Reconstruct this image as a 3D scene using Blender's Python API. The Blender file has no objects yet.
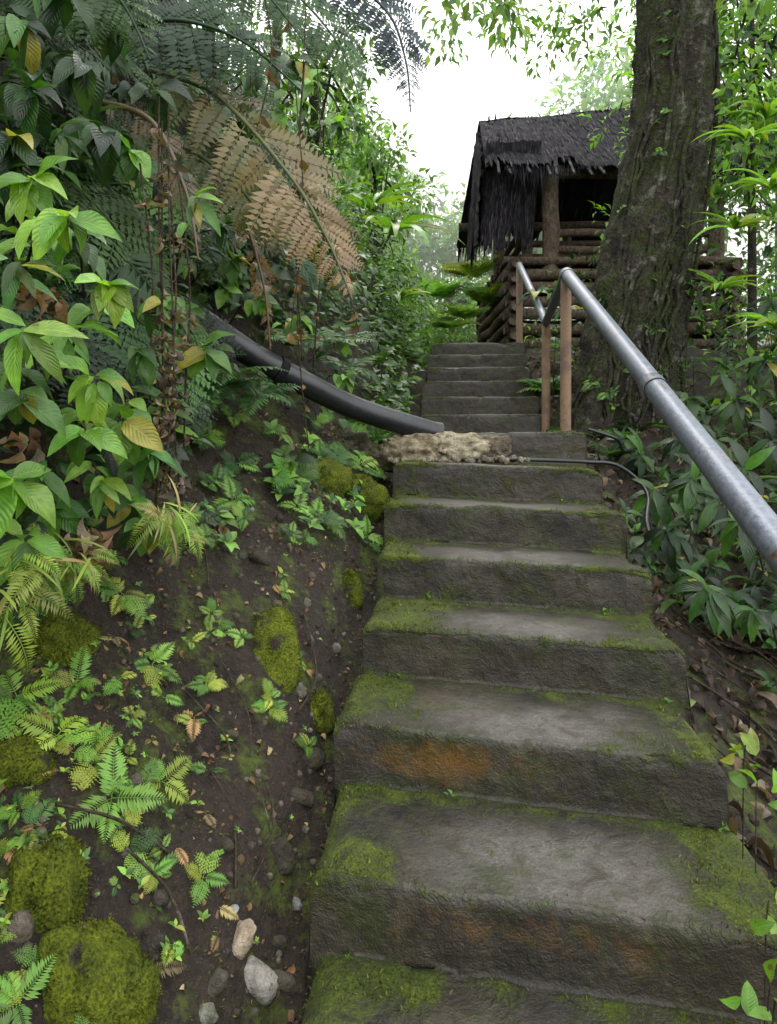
import bpy, bmesh, math
import numpy as np
rng = np.random.default_rng(7)
E = 1.113
def at(px, py, d):            # surveyed bearing / elevation / distance -> world
    return np.array([(px-388)/683*d, d, E+(440-py)/683*d])

# ------------------------------------------------------------ noise
def _h(i,j,k):
    v=np.sin(i*127.1+j*311.7+k*74.7)*43758.5453
    return v-np.floor(v)
def vn(x,y,z=0.0):
    x=np.asarray(x,float);y=np.asarray(y,float);z=np.asarray(z,float)+0*x
    i,j,k=np.floor(x),np.floor(y),np.floor(z)
    a,b,c=x-i,y-j,z-k
    a=a*a*(3-2*a);b=b*b*(3-2*b);c=c*c*(3-2*c)
    r=0
    for di in (0,1):
        for dj in (0,1):
            for dk in (0,1):
                w=(a if di else 1-a)*(b if dj else 1-b)*(c if dk else 1-c)
                r=r+w*_h(i+di,j+dj,k+dk)
    return r*2-1
def fbm(x,y,z=0.0,o=4):
    r=0;a=.5;f=1.0
    for _ in range(o):
        r=r+a*vn(np.asarray(x)*f+17.3,np.asarray(y)*f-4.1,np.asarray(z)*f+9.7);a*=.5;f*=2.03
    return r
def sm(a,b,x):
    t=np.clip((x-a)/(b-a),0,1);return t*t*(3-2*t)
def nz(v): return v/np.maximum(np.linalg.norm(v,axis=-1,keepdims=True),1e-9)

# ------------------------------------------------------------ mesh builder
def leaf_tpl(n=4,w=.3,fold=.2,droop=.5,tip=1.0,twist=0.0,peak=.8):
    V=[];U=[];F=[]
    y=z=0.0
    for i in range(n+1):
        t=i/n
        if i:
            a=droop*(t-.5/n)
            y+=math.cos(a)/n; z-=math.sin(a)/n
        hw=w*.5*max(max(math.sin(math.pi*min(1,t**peak)),0)**tip,.02)
        tw=twist*math.sin(t*9)
        for s in (-1,0,1):
            V.append((s*hw,y,z+abs(s)*hw*fold*2+tw*s*hw)); U.append((.5+.5*s,t))
    for i in range(n):
        b=i*3
        F+= [(b,b+1,b+4,b+3),(b+1,b+2,b+5,b+4)]
    return np.array(V,float),np.array(F,int),np.array(U,float)
def dia(w=.4,pk=.42,dz=0.):
    return (np.array([(0,0,0),(w/2,pk,0),(0,1,dz),(-w/2,pk,0)],float),np.array([(0,1,2,3)]),np.array([(.5,0),(.8,.4),(.5,1),(.2,.4)],float))
def dia2(w=.5,pk=.42,f=.12,dz=-.2):
    return (np.array([(0,0,0),(w/2,pk,f),(0,1,dz),(-w/2,pk,f),(0,.5,0)],float),np.array([(0,1,2,4),(0,4,2,3)]),np.array([(.5,0),(1,.4),(.5,1),(0,.4),(.5,.5)],float))
def inst(t,pos,yd,zd,sc):
    V,F,U=t
    pos=np.atleast_2d(pos).astype(float);N=len(pos)
    yd=nz(np.broadcast_to(np.atleast_2d(yd).astype(float),(N,3)))
    zd=np.broadcast_to(np.atleast_2d(zd).astype(float),(N,3))
    xd=nz(np.cross(yd,zd)+1e-7);zd=np.cross(xd,yd)
    sc=np.asarray(sc,float)
    if sc.ndim<2: sc=np.broadcast_to(sc.reshape(-1,1),(N,3))
    M=np.stack([xd,yd,zd],axis=2)
    P=np.einsum('nij,nvj->nvi',M,V[None]*sc[:,None,:])+pos[:,None,:]
    FF=F[None]+(np.arange(N)*len(V))[:,None,None]
    return P.reshape(-1,3),FF.reshape(-1,4),np.tile(U,(N,1)),N
def merge(parts):
    V=[];F=[];U=[];o=0
    for v,f,u in parts:
        V.append(v);F.append(f+o);U.append(u);o+=len(v)
    return np.concatenate(V),np.concatenate(F),np.concatenate(U)
def tube(pts,rad,n=8,cap=True):
    pts=np.array(pts,float);m=len(pts)
    rad=np.broadcast_to(np.array(rad,float),(m,))
    T=np.gradient(pts,axis=0);T=nz(T)
    ref=np.array([0.03,.11,1.0]) if abs(T[0][2])<.8 else np.array([.05,1.0,.02])
    V=[];U=[]
    for i in range(m):
        a=nz(np.cross(T[i],ref));b=np.cross(T[i],a)
        for k in range(n):
            th=2*math.pi*k/n
            V.append(pts[i]+rad[i]*(a*math.cos(th)+b*math.sin(th)));U.append((k/n,i*.1))
    F=[]
    for i in range(m-1):
        for k in range(n):
            F.append((i*n+k,i*n+(k+1)%n,(i+1)*n+(k+1)%n,(i+1)*n+k))
    if cap:
        for e,o in ((0,0),(m-1,(m-1)*n)):
            c=len(V);V.append(pts[e]);U.append((0,0))
            for k in range(0,n-1,2):
                F.append((c,o+k,o+(k+1)%n,o+(k+2)%n))
    return np.array(V),np.array(F,int),np.array(U,float)
def path(ctrl,n=20):
    c=np.array(ctrl,float);m=len(c)
    t=np.linspace(0,m-1,n)
    out=[]
    for s in t:
        i=min(int(s),m-2);f=s-i
        p0=c[max(i-1,0)];p1=c[i];p2=c[i+1];p3=c[min(i+2,m-1)]
        out.append(.5*((2*p1)+(-p0+p2)*f+(2*p0-5*p1+4*p2-p3)*f*f+(-p0+3*p1-3*p2+p3)*f**3))
    return np.array(out)
class MB:
    def __init__(s): s.V=[];s.F=[];s.U=[];s.C=[];s.o=0
    def raw(s,V,F,U,C):
        s.V.append(V);s.F.append(F+s.o);s.U.append(U);s.C.append(np.broadcast_to(C,(len(V),3)));s.o+=len(V)
    def add(s,t,pos,yd,zd,sc,col):
        P,F,U,N=inst(t,pos,yd,zd,sc)
        col=np.broadcast_to(np.atleast_2d(col),(N,3))
        s.raw(P,F,U,np.repeat(col,len(t[0]),axis=0))
    def tube(s,pts,rad,n=8,col=(.1,.1,.1),cap=True):
        V,F,U=tube(pts,rad,n,cap);s.raw(V,F,U,np.array(col))
    def build(s,name,mat,parent=None,smooth=True):
        V=np.concatenate(s.V);F=np.concatenate(s.F);U=np.concatenate(s.U);C=np.concatenate(s.C)
        me=bpy.data.meshes.new(name)
        me.vertices.add(len(V));me.vertices.foreach_set('co',V.astype(np.float32).ravel())
        me.loops.add(F.size);me.loops.foreach_set('vertex_index',F.astype(np.int32).ravel())
        me.polygons.add(len(F));me.polygons.foreach_set('loop_start',np.arange(0,F.size,4,dtype=np.int32))
        me.polygons.foreach_set('loop_total',np.full(len(F),4,np.int32))
        me.polygons.foreach_set('use_smooth',np.full(len(F),smooth,bool))
        uv=me.uv_layers.new(name='UVMap');uv.data.foreach_set('uv',U[F.ravel()].astype(np.float32).ravel())
        ca=me.color_attributes.new(name='col',type='FLOAT_COLOR',domain='POINT')
        ca.data.foreach_set('color',np.c_[C,np.ones(len(C))].astype(np.float32).ravel())
        me.update();me.validate()
        me.materials.append(mat)
        ob=bpy.data.objects.new(name,me);bpy.context.collection.objects.link(ob)
        if parent: ob.parent=parent
        return ob
def empty(name):
    o=bpy.data.objects.new(name,None);bpy.context.collection.objects.link(o);return o
def rnd(n,s=1.0): return rng.normal(size=(n,3))*s
def pick(cols,n,var=.25):
    c=np.array(cols)[rng.integers(0,len(cols),n)]
    return c*np.clip(1+rng.normal(size=(n,1))*var,.35,1.9)*(1+rng.normal(size=(n,3))*.06)

# ------------------------------------------------------------ materials
class NT:
    def __init__(s,name):
        s.m=bpy.data.materials.new(name);s.m.use_nodes=True;s.t=s.m.node_tree;s.t.nodes.clear()
        s.out=s.n('ShaderNodeOutputMaterial')
    def n(s,ty,**kw):
        x=s.t.nodes.new(ty)
        for k,v in kw.items(): setattr(x,k,v)
        return x
    def l(s,a,b): s.t.links.new(a,b)
    def sv(s,sock,v):
        if isinstance(v,bpy.types.NodeSocket): s.l(v,sock)
        else: sock.default_value=v
    def noise(s,scale,detail=4,rough=.6,vec=None,dist=0):
        x=s.n('ShaderNodeTexNoise');x.inputs['Scale'].default_value=scale;x.inputs['Detail'].default_value=detail
        x.inputs['Roughness'].default_value=rough;x.inputs['Distortion'].default_value=dist
        s.l(vec if vec is not None else s.pos(),x.inputs['Vector']);return x.outputs['Fac']
    def pos(s):
        if not hasattr(s,'_p'): s._p=s.n('ShaderNodeNewGeometry').outputs['Position']
        return s._p
    def mp(s,v,a,b,c=0.,d=1.):
        x=s.n('ShaderNodeMapRange');s.sv(x.inputs[0],v)
        for i,q in enumerate((a,b,c,d)): x.inputs[i+1].default_value=q
        return x.outputs[0]
    def math(s,op,a,b=0.):
        x=s.n('ShaderNodeMath',operation=op);s.sv(x.inputs[0],a);s.sv(x.inputs[1],b);return x.outputs[0]
    def mix(s,f,a,b,bt='MIX'):
        x=s.n('ShaderNodeMix',data_type='RGBA',blend_type=bt)
        for i,v in ((0,f),(6,a),(7,b)):
            if isinstance(v,tuple) and len(v)==3: v=(*v,1)
            s.sv(x.inputs[i],v)
        return x.outputs[2]
    def bump(s,h,st=.5,dist=.01):
        x=s.n('ShaderNodeBump');x.inputs['Strength'].default_value=st;x.inputs['Distance'].default_value=dist
        s.l(h,x.inputs['Height']);return x.outputs[0]
    def attr(s,n='col'):
        return s.n('ShaderNodeAttribute',attribute_name=n).outputs
    def pbr(s,col,rough=.6,norm=None,spec=.5,metal=0.):
        p=s.n('ShaderNodeBsdfPrincipled')
        if isinstance(col,tuple): col=(*col,1) if len(col)==3 else col
        s.sv(p.inputs['Base Color'],col);s.sv(p.inputs['Roughness'],rough)
        p.inputs['Specular IOR Level'].default_value=spec;s.sv(p.inputs['Metallic'],metal)
        if norm is not None: s.l(norm,p.inputs['Normal'])
        return p
    def done(s,sh): s.l(sh,s.out.inputs['Surface']);return s.m

def leaf_mat(name,trans=.35,rough=.42,vein=True,spots=True,cheap=False):
    m=NT(name);c=m.attr()['Color']
    if cheap: c2=c
    else:
        nf=m.noise(30,2)
        c2=m.mix(m.mp(nf,.3,.7),m.mix(1.,c,(.65,.7,.6),'MULTIPLY'),m.mix(1.,c,(1.25,1.2,1.1),'MULTIPLY'))
    norm=None
    if vein:
        uv=m.n('ShaderNodeUVMap').outputs[0]
        sp=m.n('ShaderNodeSeparateXYZ');m.l(uv,sp.inputs[0])
        ax=m.math('ABSOLUTE',m.math('SUBTRACT',sp.outputs[0],.5))
        mid=m.mp(ax,.0,.05,1.,0.)
        w=m.math('SINE',m.math('SUBTRACT',m.math('MULTIPLY',sp.outputs[1],62.),m.math('MULTIPLY',ax,40.)))
        vv=m.math('MAXIMUM',mid,m.mp(w,.82,1.,0.,.45))
        c2=m.mix(m.math('MULTIPLY',vv,.5),c2,m.mix(1.,c,(2.0,1.7,1.6),'MULTIPLY'))
        norm=m.bump(w,.3,.002)
    if spots:
        c2=m.mix(m.mp(m.noise(55,2),.66,.72,0.,.75),c2,(.09,.055,.02))
    p=m.pbr(c2,rough,norm,.45)
    t=m.n('ShaderNodeBsdfTranslucent');m.l(m.mix(1.,c2,(1.7,1.8,.6),'MULTIPLY'),t.inputs[0])
    x=m.n('ShaderNodeMixShader');x.inputs[0].default_value=trans
    m.l(p.outputs[0],x.inputs[1]);m.l(t.outputs[0],x.inputs[2])
    return m.done(x.outputs[0])
M_leaf=leaf_mat('broad_leaf',.35,.34)
M_far=leaf_mat('far_leaf',.42,.5,False,False,True)
M_fern=leaf_mat('fern_leaf',.38,.5,False,False,True)
M_dry=leaf_mat('dry_leaf',.2,.8,True,False)

def m_soil():
    m=NT('soil')
    n1=m.noise(3,4,.65);n2=m.noise(40,5,.7);n3=m.noise(6,4,.7)
    c=m.mix(m.mp(n2,.3,.7),(.009,.006,.004),(.045,.028,.018))
    c=m.mix(m.mp(n1,.4,.65),c,m.mix(1.,c,(.5,.46,.45),'MULTIPLY'))
    g=m.noise(140,3)
    c=m.mix(m.mp(g,.62,.7),c,(.09,.07,.048))
    mo=m.mix(m.mp(n2,.3,.7),(.018,.03,.004),(.09,.115,.012))
    c=m.mix(m.mp(n3,.51,.62),c,mo)
    h=m.math('ADD',m.math('MULTIPLY',n2,1.),m.math('MULTIPLY',g,.4))
    return m.done(m.pbr(c,.78,m.bump(h,1.,.035),.35).outputs[0])
def m_concrete():
    m=NT('old_concrete');a=m.attr();sep=m.n('ShaderNodeSeparateColor');m.l(a['Color'],sep.inputs[0])
    n1=m.noise(4.5,5,.7);n2=m.noise(45,5,.7);n3=m.noise(11,6,.75,dist=.6);n4=m.noise(170,3);n5=m.noise(2.2,4,.7)
    c=m.mix(m.mp(n1,.36,.64),(.012,.010,.007),(.043,.036,.026))
    c=m.mix(m.mp(n5,.45,.62,0.,.55),c,m.mix(1.,c,(1.15,.97,.62),'MULTIPLY'))
    c=m.mix(m.mp(n2,.35,.75),m.mix(1.,c,(.6,.6,.6),'MULTIPLY'),m.mix(1.,c,(1.4,1.38,1.32),'MULTIPLY'))
    we=m.math('MULTIPLY',sep.outputs[1],m.mp(n3,.30,.66))
    c=m.mix(we,c,m.mix(m.mp(n4,.35,.7),(.085,.077,.069),(.175,.162,.148)))
    og=m.mp(m.math('ADD',sep.outputs[2],m.math('MULTIPLY',m.math('SUBTRACT',n3,.5),2.6)),.42,1.1,0.,.85)
    c=m.mix(og,c,(.13,.06,.009))
    c=m.mix(m.mp(m.noise(5.5,5,.8),.66,.7,0.,.4),c,(.14,.135,.12))
    c=m.mix(m.mp(n4,.7,.76,0.,.35),c,(.15,.14,.125))
    c=m.mix(m.mp(m.noise(7,5,.75),.49,.62,0.,.6),c,m.mix(m.mp(n2,.3,.7),(.011,.016,.003),(.045,.055,.010)))
    mk=m.mp(m.math('ADD',sep.outputs[0],m.math('MULTIPLY',m.math('SUBTRACT',n3,.5),4.2)),.42,1.15)
    mc=m.mix(m.mp(n4,.3,.7),(.022,.029,.003),(.095,.125,.008))
    mc=m.mix(m.mp(n1,.4,.62),mc,m.mix(1.,mc,(.45,.5,.45),'MULTIPLY'))
    c=m.mix(mk,c,mc)
    h=m.math('ADD',m.math('ADD',m.math('ADD',m.math('MULTIPLY',n2,.7),m.math('MULTIPLY',n3,1.)),m.math('MULTIPLY',n4,.3)),m.math('MULTIPLY',mk,.9))
    return m.done(m.pbr(c,m.mp(mk,0,1,.48,.95),m.bump(h,.8,.011),.4).outputs[0])
def m_bark(name,a,b,moss=.55,sc=1.,li=(.15,.14,.115),zs=.35,mo=((.012,.02,.004),(.06,.08,.012))):
    m=NT(name)
    mpn=m.n('ShaderNodeMapping');mpn.inputs['Scale'].default_value=(1,1,zs);m.l(m.pos(),mpn.inputs[0])
    n1=m.noise(22*sc,5,.7,mpn.outputs[0],.6);n2=m.noise(7*sc,5,.75);n3=m.noise(60*sc,3)
    c=m.mix(m.mp(n1,.35,.65),a,b)
    c=m.mix(m.mp(n2,.55,.63),c,li)
    c=m.mix(m.mp(m.noise(4.3*sc,5,.78),moss,moss+.12,0.,.85),c,m.mix(m.mp(n3,.3,.7),*mo))
    h=m.math('ADD',m.math('MULTIPLY',n1,1.5),m.math('ADD',n2,m.math('MULTIPLY',n3,.5)))
    return m.done(m.pbr(c,.9,m.bump(h,1.,.05/sc),.2).outputs[0])
M_soil=m_soil();M_conc=m_concrete()
M_bark=m_bark('bark',(.016,.014,.011),(.062,.052,.040),.45,1.,(.16,.155,.125),.8,((.018,.025,.008),(.07,.085,.025)))
M_stem=m_bark('stem_bark',(.03,.022,.014),(.09,.07,.045),.6,2.)
M_log=m_bark('weathered_log',(.045,.031,.023),(.18,.13,.09),.76,1.5)
def m_moss():
    m=NT('moss');n1=m.noise(14,5,.7);n2=m.noise(160,3)
    c=m.mix(m.mp(n2,.3,.7),(.035,.045,.004),(.17,.2,.012))
    c=m.mix(m.mp(n1,.35,.65),m.mix(1.,c,(.5,.55,.5),'MULTIPLY'),m.mix(1.,c,(1.15,1.15,1.),'MULTIPLY'))
    c=m.mix(m.mp(m.noise(9,5,.7),.57,.64),c,(.035,.027,.02))
    return m.done(m.pbr(c,.95,m.bump(n2,1.,.02),.2).outputs[0])
M_moss=m_moss()
def m_stone():
    m=NT('stone');n1=m.noise(20,5,.7);n2=m.noise(110,4);c=m.attr()['Color']
    c=m.mix(m.mp(n1,.35,.65),m.mix(1.,c,(.4,.37,.33),'MULTIPLY'),m.mix(1.,c,(1.2,1.2,1.2),'MULTIPLY'))
    c=m.mix(m.mp(m.noise(11,5,.7),.58,.66),c,(.05,.065,.01))
    return m.done(m.pbr(c,.85,m.bump(m.math('ADD',n1,n2),1.,.014),.3).outputs[0])
M_stone=m_stone()
def m_metal(name,a,b,rust,rr,met,rc=((.06,.03,.015),(.16,.08,.04))):
    m=NT(name);n1=m.noise(9,5,.75);n2=m.noise(70,4,.7)
    c=m.mix(m.mp(n2,.3,.7),a,b)
    c=m.mix(m.mp(n1,rust,rust+.1),c,m.mix(m.mp(n2,.3,.7),rc[0],rc[1]))
    return m.done(m.pbr(c,m.mp(n2,.3,.7,rr-.08,rr+.12),m.bump(n2,.3,.004),.5,met).outputs[0])
M_rail=m_metal('galvanised_pipe',(.10,.11,.135),(.20,.215,.26),.58,.4,.5)
M_post=m_metal('rusty_post',(.075,.042,.018),(.14,.08,.035),.48,.6,.05,((.03,.016,.009),(.09,.045,.02)))
M_pipe=m_metal('black_plastic_pipe',(.004,.0045,.006),(.015,.016,.019),.72,.36,0.,((.02,.014,.009),(.05,.035,.02)))
def m_thatch():
    m=NT('thatch');c=m.attr()['Color'];n=m.noise(9,4)
    c=m.mix(m.mp(n,.35,.65),m.mix(1.,c,(.35,.35,.35),'MULTIPLY'),c)
    return m.done(m.pbr(c,.9,None,.2).outputs[0])
M_thatch=m_thatch()

# ------------------------------------------------------------ terrain
def s_line(y):
    y=np.asarray(y,float)
    r=.165+(y-1.385)*.4286
    r=np.where(y>3.695,1.155,r)
    r=np.where(y>5.15,1.155+(y-5.15)*.4714,r)
    r=np.where(y>7.25,2.145+(y-7.25)*.02,r)
    return np.maximum(r,-2.2)
def xc(y): return .19+.102*np.clip(y,-6,9)
def H(x,y):
    x=np.asarray(x,float);y=np.asarray(y,float)
    s=s_line(y);u=x-xc(y)
    L=-(u+.5);R=u-.5
    far=sm(3.2,4.6,y)
    L0=.95-.55*far
    top=3.2-1.7*sm(3.2,6.,y)-.9*sm(6,10,y)
    cl=np.clip((L-L0)*(3.6-1.2*far),0,top)
    z=-.17-.1*(1-sm(0.05,.2,L))+.72*np.clip(L-.1,0,L0)+cl+.1*np.clip(L-L0-1.5,0,8)
    nm=fbm(x*2.2,y*2.2)*.16+fbm(x*9,y*9)*.065
    z=z+nm*sm(.03,.5,L)*(1+1.2*sm(L0-.1,L0+.4,L))
    dr=1-sm(3.3,4.8,y)
    zr=-.3*dr-.06-(.45*dr)*np.clip(R,0,4)+(nm*.8)*sm(0,.4,R)+.22*np.clip(R-2.5,0,12)
    zz=np.where(L>0,z,np.where(R>0,zr,-.33))
    out=s+zz
    k=sm(14,40,np.hypot(x,y-4))
    return out*(1-k)+(1.5+fbm(x*.03,y*.03)*3)*k
def grow(a,b,step,far,f=1.13):
    m=list(np.arange(a,b,step));v=m[-1];d=step
    hi=[];
    while v<far: d*=f;v+=d;hi.append(v)
    v=m[0];d=step;lo=[]
    while v>-far: d*=f;v-=d;lo.append(v)
    return np.array(lo[::-1]+m+hi)
gx=grow(-2.6,2.6,.03,220);gy=grow(.2,8.,.035,220)
X,Y=np.meshgrid(gx,gy);Z=H(X,Y)
b=MB();nx=len(gx);ny=len(gy)
idx=np.arange(nx*ny).reshape(ny,nx)
F=np.stack([idx[:-1,:-1],idx[:-1,1:],idx[1:,1:],idx[1:,:-1]],-1).reshape(-1,4)
b.raw(np.c_[X.ravel(),Y.ravel(),Z.ravel()],F,np.c_[X.ravel(),Y.ravel()],np.array([.1,.1,.1]))
b.build('ground',M_soil)
def ghit(px,py,dmin=.8,dmax=14):
    d=np.arange(dmin,dmax,.01)
    x=(px-388)/683*d;z=E+(440-py)/683*d
    h=H(x,d);k=np.argmax(h>z)
    return np.array([x[k],d[k],h[k]])
def gnorm(x,y,e=.03):
    dx=(H(x+e,y)-H(x-e,y))/(2*e);dy=(H(x,y+e)-H(x,y-e))/(2*e)
    return nz(np.stack([-dx,-dy,np.ones_like(dx)],-1))

# ------------------------------------------------------------ stairs
def fy(k): return 1.385+.385*(k-1) if k<=7 else 5.5+.35*(k-8)
rows=[]
K0,K1=-5,13
jl={k:rng.normal()*.014 for k in range(K0,K1+1)};jr={k:rng.normal()*.014 for k in range(K0,K1+1)}
for k in range(K0,K1+1):
    y0=fy(k);z1=.165*k;z0=z1-.165
    for t in np.linspace(0,1,13)[:-1]: rows.append((y0+.004*(1-t),z0+(.165-.016)*t,0,t,k))
    for a in (25,50,75): 
        rows.append((y0+.014*(1-math.cos(math.radians(a))),z1-.016+.016*math.sin(math.radians(a)),2,1,k))
    y1=fy(k+1) if k<K1 else 13.
    for t in np.linspace(0,1,20 if k!=7 else 40): rows.append((y0+.016+(y1-y0-.018)*t,z1,1,t,k))
us=np.linspace(-.5,.5,90)
RV=[];RC=[]
for (y,z,kd,t,k) in rows:
    skew=.17 if k<=6 else .1
    tilt=.035 if k<=6 else .0
    hl=.5+jl[k];hr=.5+jr[k]
    x=xc(y)+np.where(us<0,us*2*hl,us*2*hr)
    n=fbm(x*6,y*6+k*3.1,z*6);n2=fbm(x*25,y*25,z*25,3)
    yy=y-skew*us+(n*.014+n2*.005)*(1 if kd!=1 else .0)
    ed=np.clip((np.abs(us)-.475)/.025,0,1)**2
    ech=sm(.42,.5,np.abs(us))*np.clip(fbm(x*9,y*9,k*2.)+.1,0,1)*.045
    zz=z-tilt*us-ed*.02-(ech if kd else 0)+(n*.009+n2*.003)*(1 if kd!=0 else .3)
    if kd==1:
        zz-=.006*(1-sm(.05,.3,np.abs(us)))*(1-t)
    if kd==2 or (kd==1 and t<.1) or (kd==0 and t>.85):
        ch=np.clip(fbm(x*11,k*5.3+0*x)-.14,0,1)*.08
        zz-=ch*.5*(kd!=0);yy+=ch*.5*(kd!=1)
    RV.append(np.c_[x,yy,zz])
    nn=fbm(x*5,y*5+k,z*5)
    if kd==1:
        mo=1.15*sm(.25,.44,-us+.35*nn)+sm(.20 if k<3 else .29,.43,us+.35*nn)*(1.15 if k<3 else .85)+.8*sm(.7,1.,t+.25*nn)+.35*(1-sm(0,.12,t))+ (.0 if k<7 else -.2)
        we=(1-sm(.10,.38,np.abs(us-.04)))*(1-.85*sm(.4,.9,t+.4*nn))*(1. if k<7 else .3)
        og=.1+0*us
    elif kd==2:
        mo=.25+.5*sm(.1,.4,np.abs(us)+.2*nn)+ (.4 if k in(3,4,5,6) else 0)
        we=.65*(1-sm(.2,.4,np.abs(us)));og=0*us
    else:
        mo=-.05+.45*sm(.3,.5,-us)*t+.5*(1-sm(0,.3,t))*sm(.0,.4,np.abs(us))+(.28 if 4<=k<=6 else 0)+(.0 if k<8 else -.1)
        we=0.08+0*us
        og=(1.0*np.exp(-((us+.24)/.18)**2)+.2 if k==2 else (.42*np.exp(-((us+.05)/.35)**2)+.15 if k==1 else .22+0*us))*np.exp(-((t-.6)/.45)**2)
    RC.append(np.c_[np.clip(mo,-.5,1.3),we,og])
RV=np.array(RV);RC=np.array(RC);nr,nc=RV.shape[:2]
idx=np.arange(nr*nc).reshape(nr,nc)
F=np.stack([idx[:-1,:-1],idx[:-1,1:],idx[1:,1:],idx[1:,:-1]],-1).reshape(-1,4)
b=MB();b.raw(RV.reshape(-1,3),F,np.zeros((nr*nc,2)),RC.reshape(-1,3))
for side,c in ((0,0),(1,nc-1)):
    top=RV[:,c];nrow=6;st=[]
    for q in range(nrow):
        f=q/(nrow-1);p=top.copy()
        zb=s_line(top[:,1])-.75
        p[:,2]=top[:,2]*(1-f)+zb*f
        p[:,0]+=fbm(p[:,1]*8,p[:,2]*8)*.03*(f>0)*(-1 if side==0 else 1)+(-.03 if side==0 else .03)*f
        st.append(p)
    st=np.concatenate(st);ii=np.arange(nrow*nr).reshape(nrow,nr)
    Fq=np.stack([ii[:-1,:-1],ii[:-1,1:],ii[1:,1:],ii[1:,:-1]],-1).reshape(-1,4)
    if side==0: Fq=Fq[:,::-1]
    b.raw(st,Fq,np.zeros((len(st),2)),np.array([.3,0,.05]))
b.build('concrete_stairs',M_conc)
bm=MB()
tri=dia(.35,.4,-.2)
sel=[i for i,r in enumerate(rows) if r[2]!=0 and 0<=r[4]<8 and 0.5<r[0]<4.2]
pts=[]
for _ in range(46000):
    i=sel[rng.integers(len(sel))];j=rng.integers(nc)
    if RC[i,j,0]+rng.normal()*.25>.8 : pts.append(RV[i,j]+np.array([rng.normal()*.006,rng.normal()*.008,0]))
pts=np.array(pts);k3=fbm(pts[:,0]*14,pts[:,1]*14)>-.05;pts=pts[k3];n=len(pts)
bm.add(tri,pts,rnd(n,.6)+[0,0,.8],rnd(n),rng.uniform(.005,.013,n),pick([(.04,.05,.006),(.08,.10,.01),(.12,.14,.012)],n))
for (k,u) in [(2,-.2),(2,-.45),(3,-.38),(4,-.3),(5,.1),(4,.35),(1,-.42),(3,.44),(6,-.1),(6,.3),(2,.46),(1,.47)]:
    y0=fy(k)-.01-.17*u;p=np.array([xc(y0)+u,y0,.165*(k-1)-.035*u+.005]);n=7
    bm.add(dia2(.5),p+rnd(n,.006),rnd(n,.6)+[0,-.4,.8],rnd(n,.3)+[0,0,1],rng.uniform(.012,.025,n),pick([(.08,.17,.03),(.12,.22,.04)],n))
bm.build('moss_tufts',M_fern)

# ------------------------------------------------------------ rocks
def rock_tpl(seed,sub=3,jag=0.):
    m=bmesh.new();bmesh.ops.create_cube(m,size=2);bmesh.ops.subdivide_edges(m,edges=m.edges,cuts=2**sub-1,use_grid_fill=True)
    V=np.array([v.co[:] for v in m.verts]);F=np.array([[v.index for v in f.verts] for f in m.faces]);m.free()
    V=nz(V)*(1-jag*.4)+V*jag*.4;r=1+.35*fbm(V[:,0]*1.2+seed,V[:,1]*1.2,V[:,2]*1.2)+.12*fbm(V[:,0]*4+seed,V[:,1]*4,V[:,2]*4)
    r+=jag*.45*np.abs(fbm(V[:,0]*3+seed,V[:,1]*3,V[:,2]*3))-jag*.2*np.abs(fbm(V[:,0]*8,V[:,1]*8,V[:,2]*8+seed))
    return V*r[:,None],F,np.zeros((len(V),2))
RT=[rock_tpl(s*3.7,2,.5) for s in range(5)];RB=[rock_tpl(s*5.1+1,4) for s in range(5)];RJ=[rock_tpl(s*2.3+4,4,1.) for s in range(4)]
def moss_rock(px,py,sx,sy,sz,i,sink=.35):
    p=ghit(px,py);nrm=gnorm(p[0],p[1]).reshape(3)
    b=MB();c=p-nrm*sz*sink*.5
    b.add(RB[i%5],c,np.cross(nrm,[1,0.2,0.1]),nrm,np.array([[sx,sy,sz]]),(.1,.1,.1))
    V=b.V[0];q=V[rng.integers(0,len(V),2600)];d=nz(q-c)
    k=(d@nrm>-.1);q=q[k];d=d[k];k=fbm(q[:,0]*18,q[:,1]*18,q[:,2]*18)>-.12;q=q[k];d=d[k];n=len(q)
    b.add(tri,q-.002*d,d+rnd(n,.45),rnd(n),rng.uniform(.006,.013,n),(.1,.1,.1))
    b.build('mossy_rock',M_moss)
moss_rock(105,985,.12,.10,.07,0);moss_rock(276,655,.085,.16,.07,1);moss_rock(60,640,.10,.09,.07,2)
moss_rock(50,890,.08,.09,.05,3);moss_rock(20,770,.08,.07,.05,4);moss_rock(320,715,.05,.07,.04,1);moss_rock(365,500,.12,.12,.12,2)
moss_rock(350,590,.05,.09,.06,3);moss_rock(330,480,.12,.12,.1,0)
b=MB()
for (px,py,s,c) in [(240,940,.026,(.36,.29,.21)),(256,978,.033,(.27,.25,.22)),(232,912,.010,(.3,.3,.28)),(296,905,.012,(.2,.2,.2)),(300,690,.016,(.13,.12,.1)),(335,650,.018,(.13,.12,.1)),(250,510,.012,(.35,.38,.42)),(310,640,.014,(.14,.12,.1)),(215,985,.02,(.07,.06,.045)),(282,985,.02,(.08,.07,.05)),(20,930,.02,(.1,.08,.06)),(278,945,.015,(.07,.06,.05)),(310,760,.03,(.06,.05,.035)),(300,800,.025,(.06,.05,.035)),(280,860,.03,(.05,.042,.03)),(160,900,.02,(.06,.05,.04)),(260,560,.03,(.06,.05,.035)),(230,740,.02,(.06,.05,.035))]:
    p=ghit(px,py);b.add(RT[rng.integers(5)],p-[0,0,s*.15],rnd(1),rnd(1)*.3+[0,0,1],np.array([[s,s*1.5,s*.8]]),c)
n=1500;yy=rng.uniform(.9,4,n);L=rng.uniform(.02,1,n)**1.5
xx=xc(yy)-.5-L;p=np.c_[xx,yy,H(xx,yy)-.002]
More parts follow.
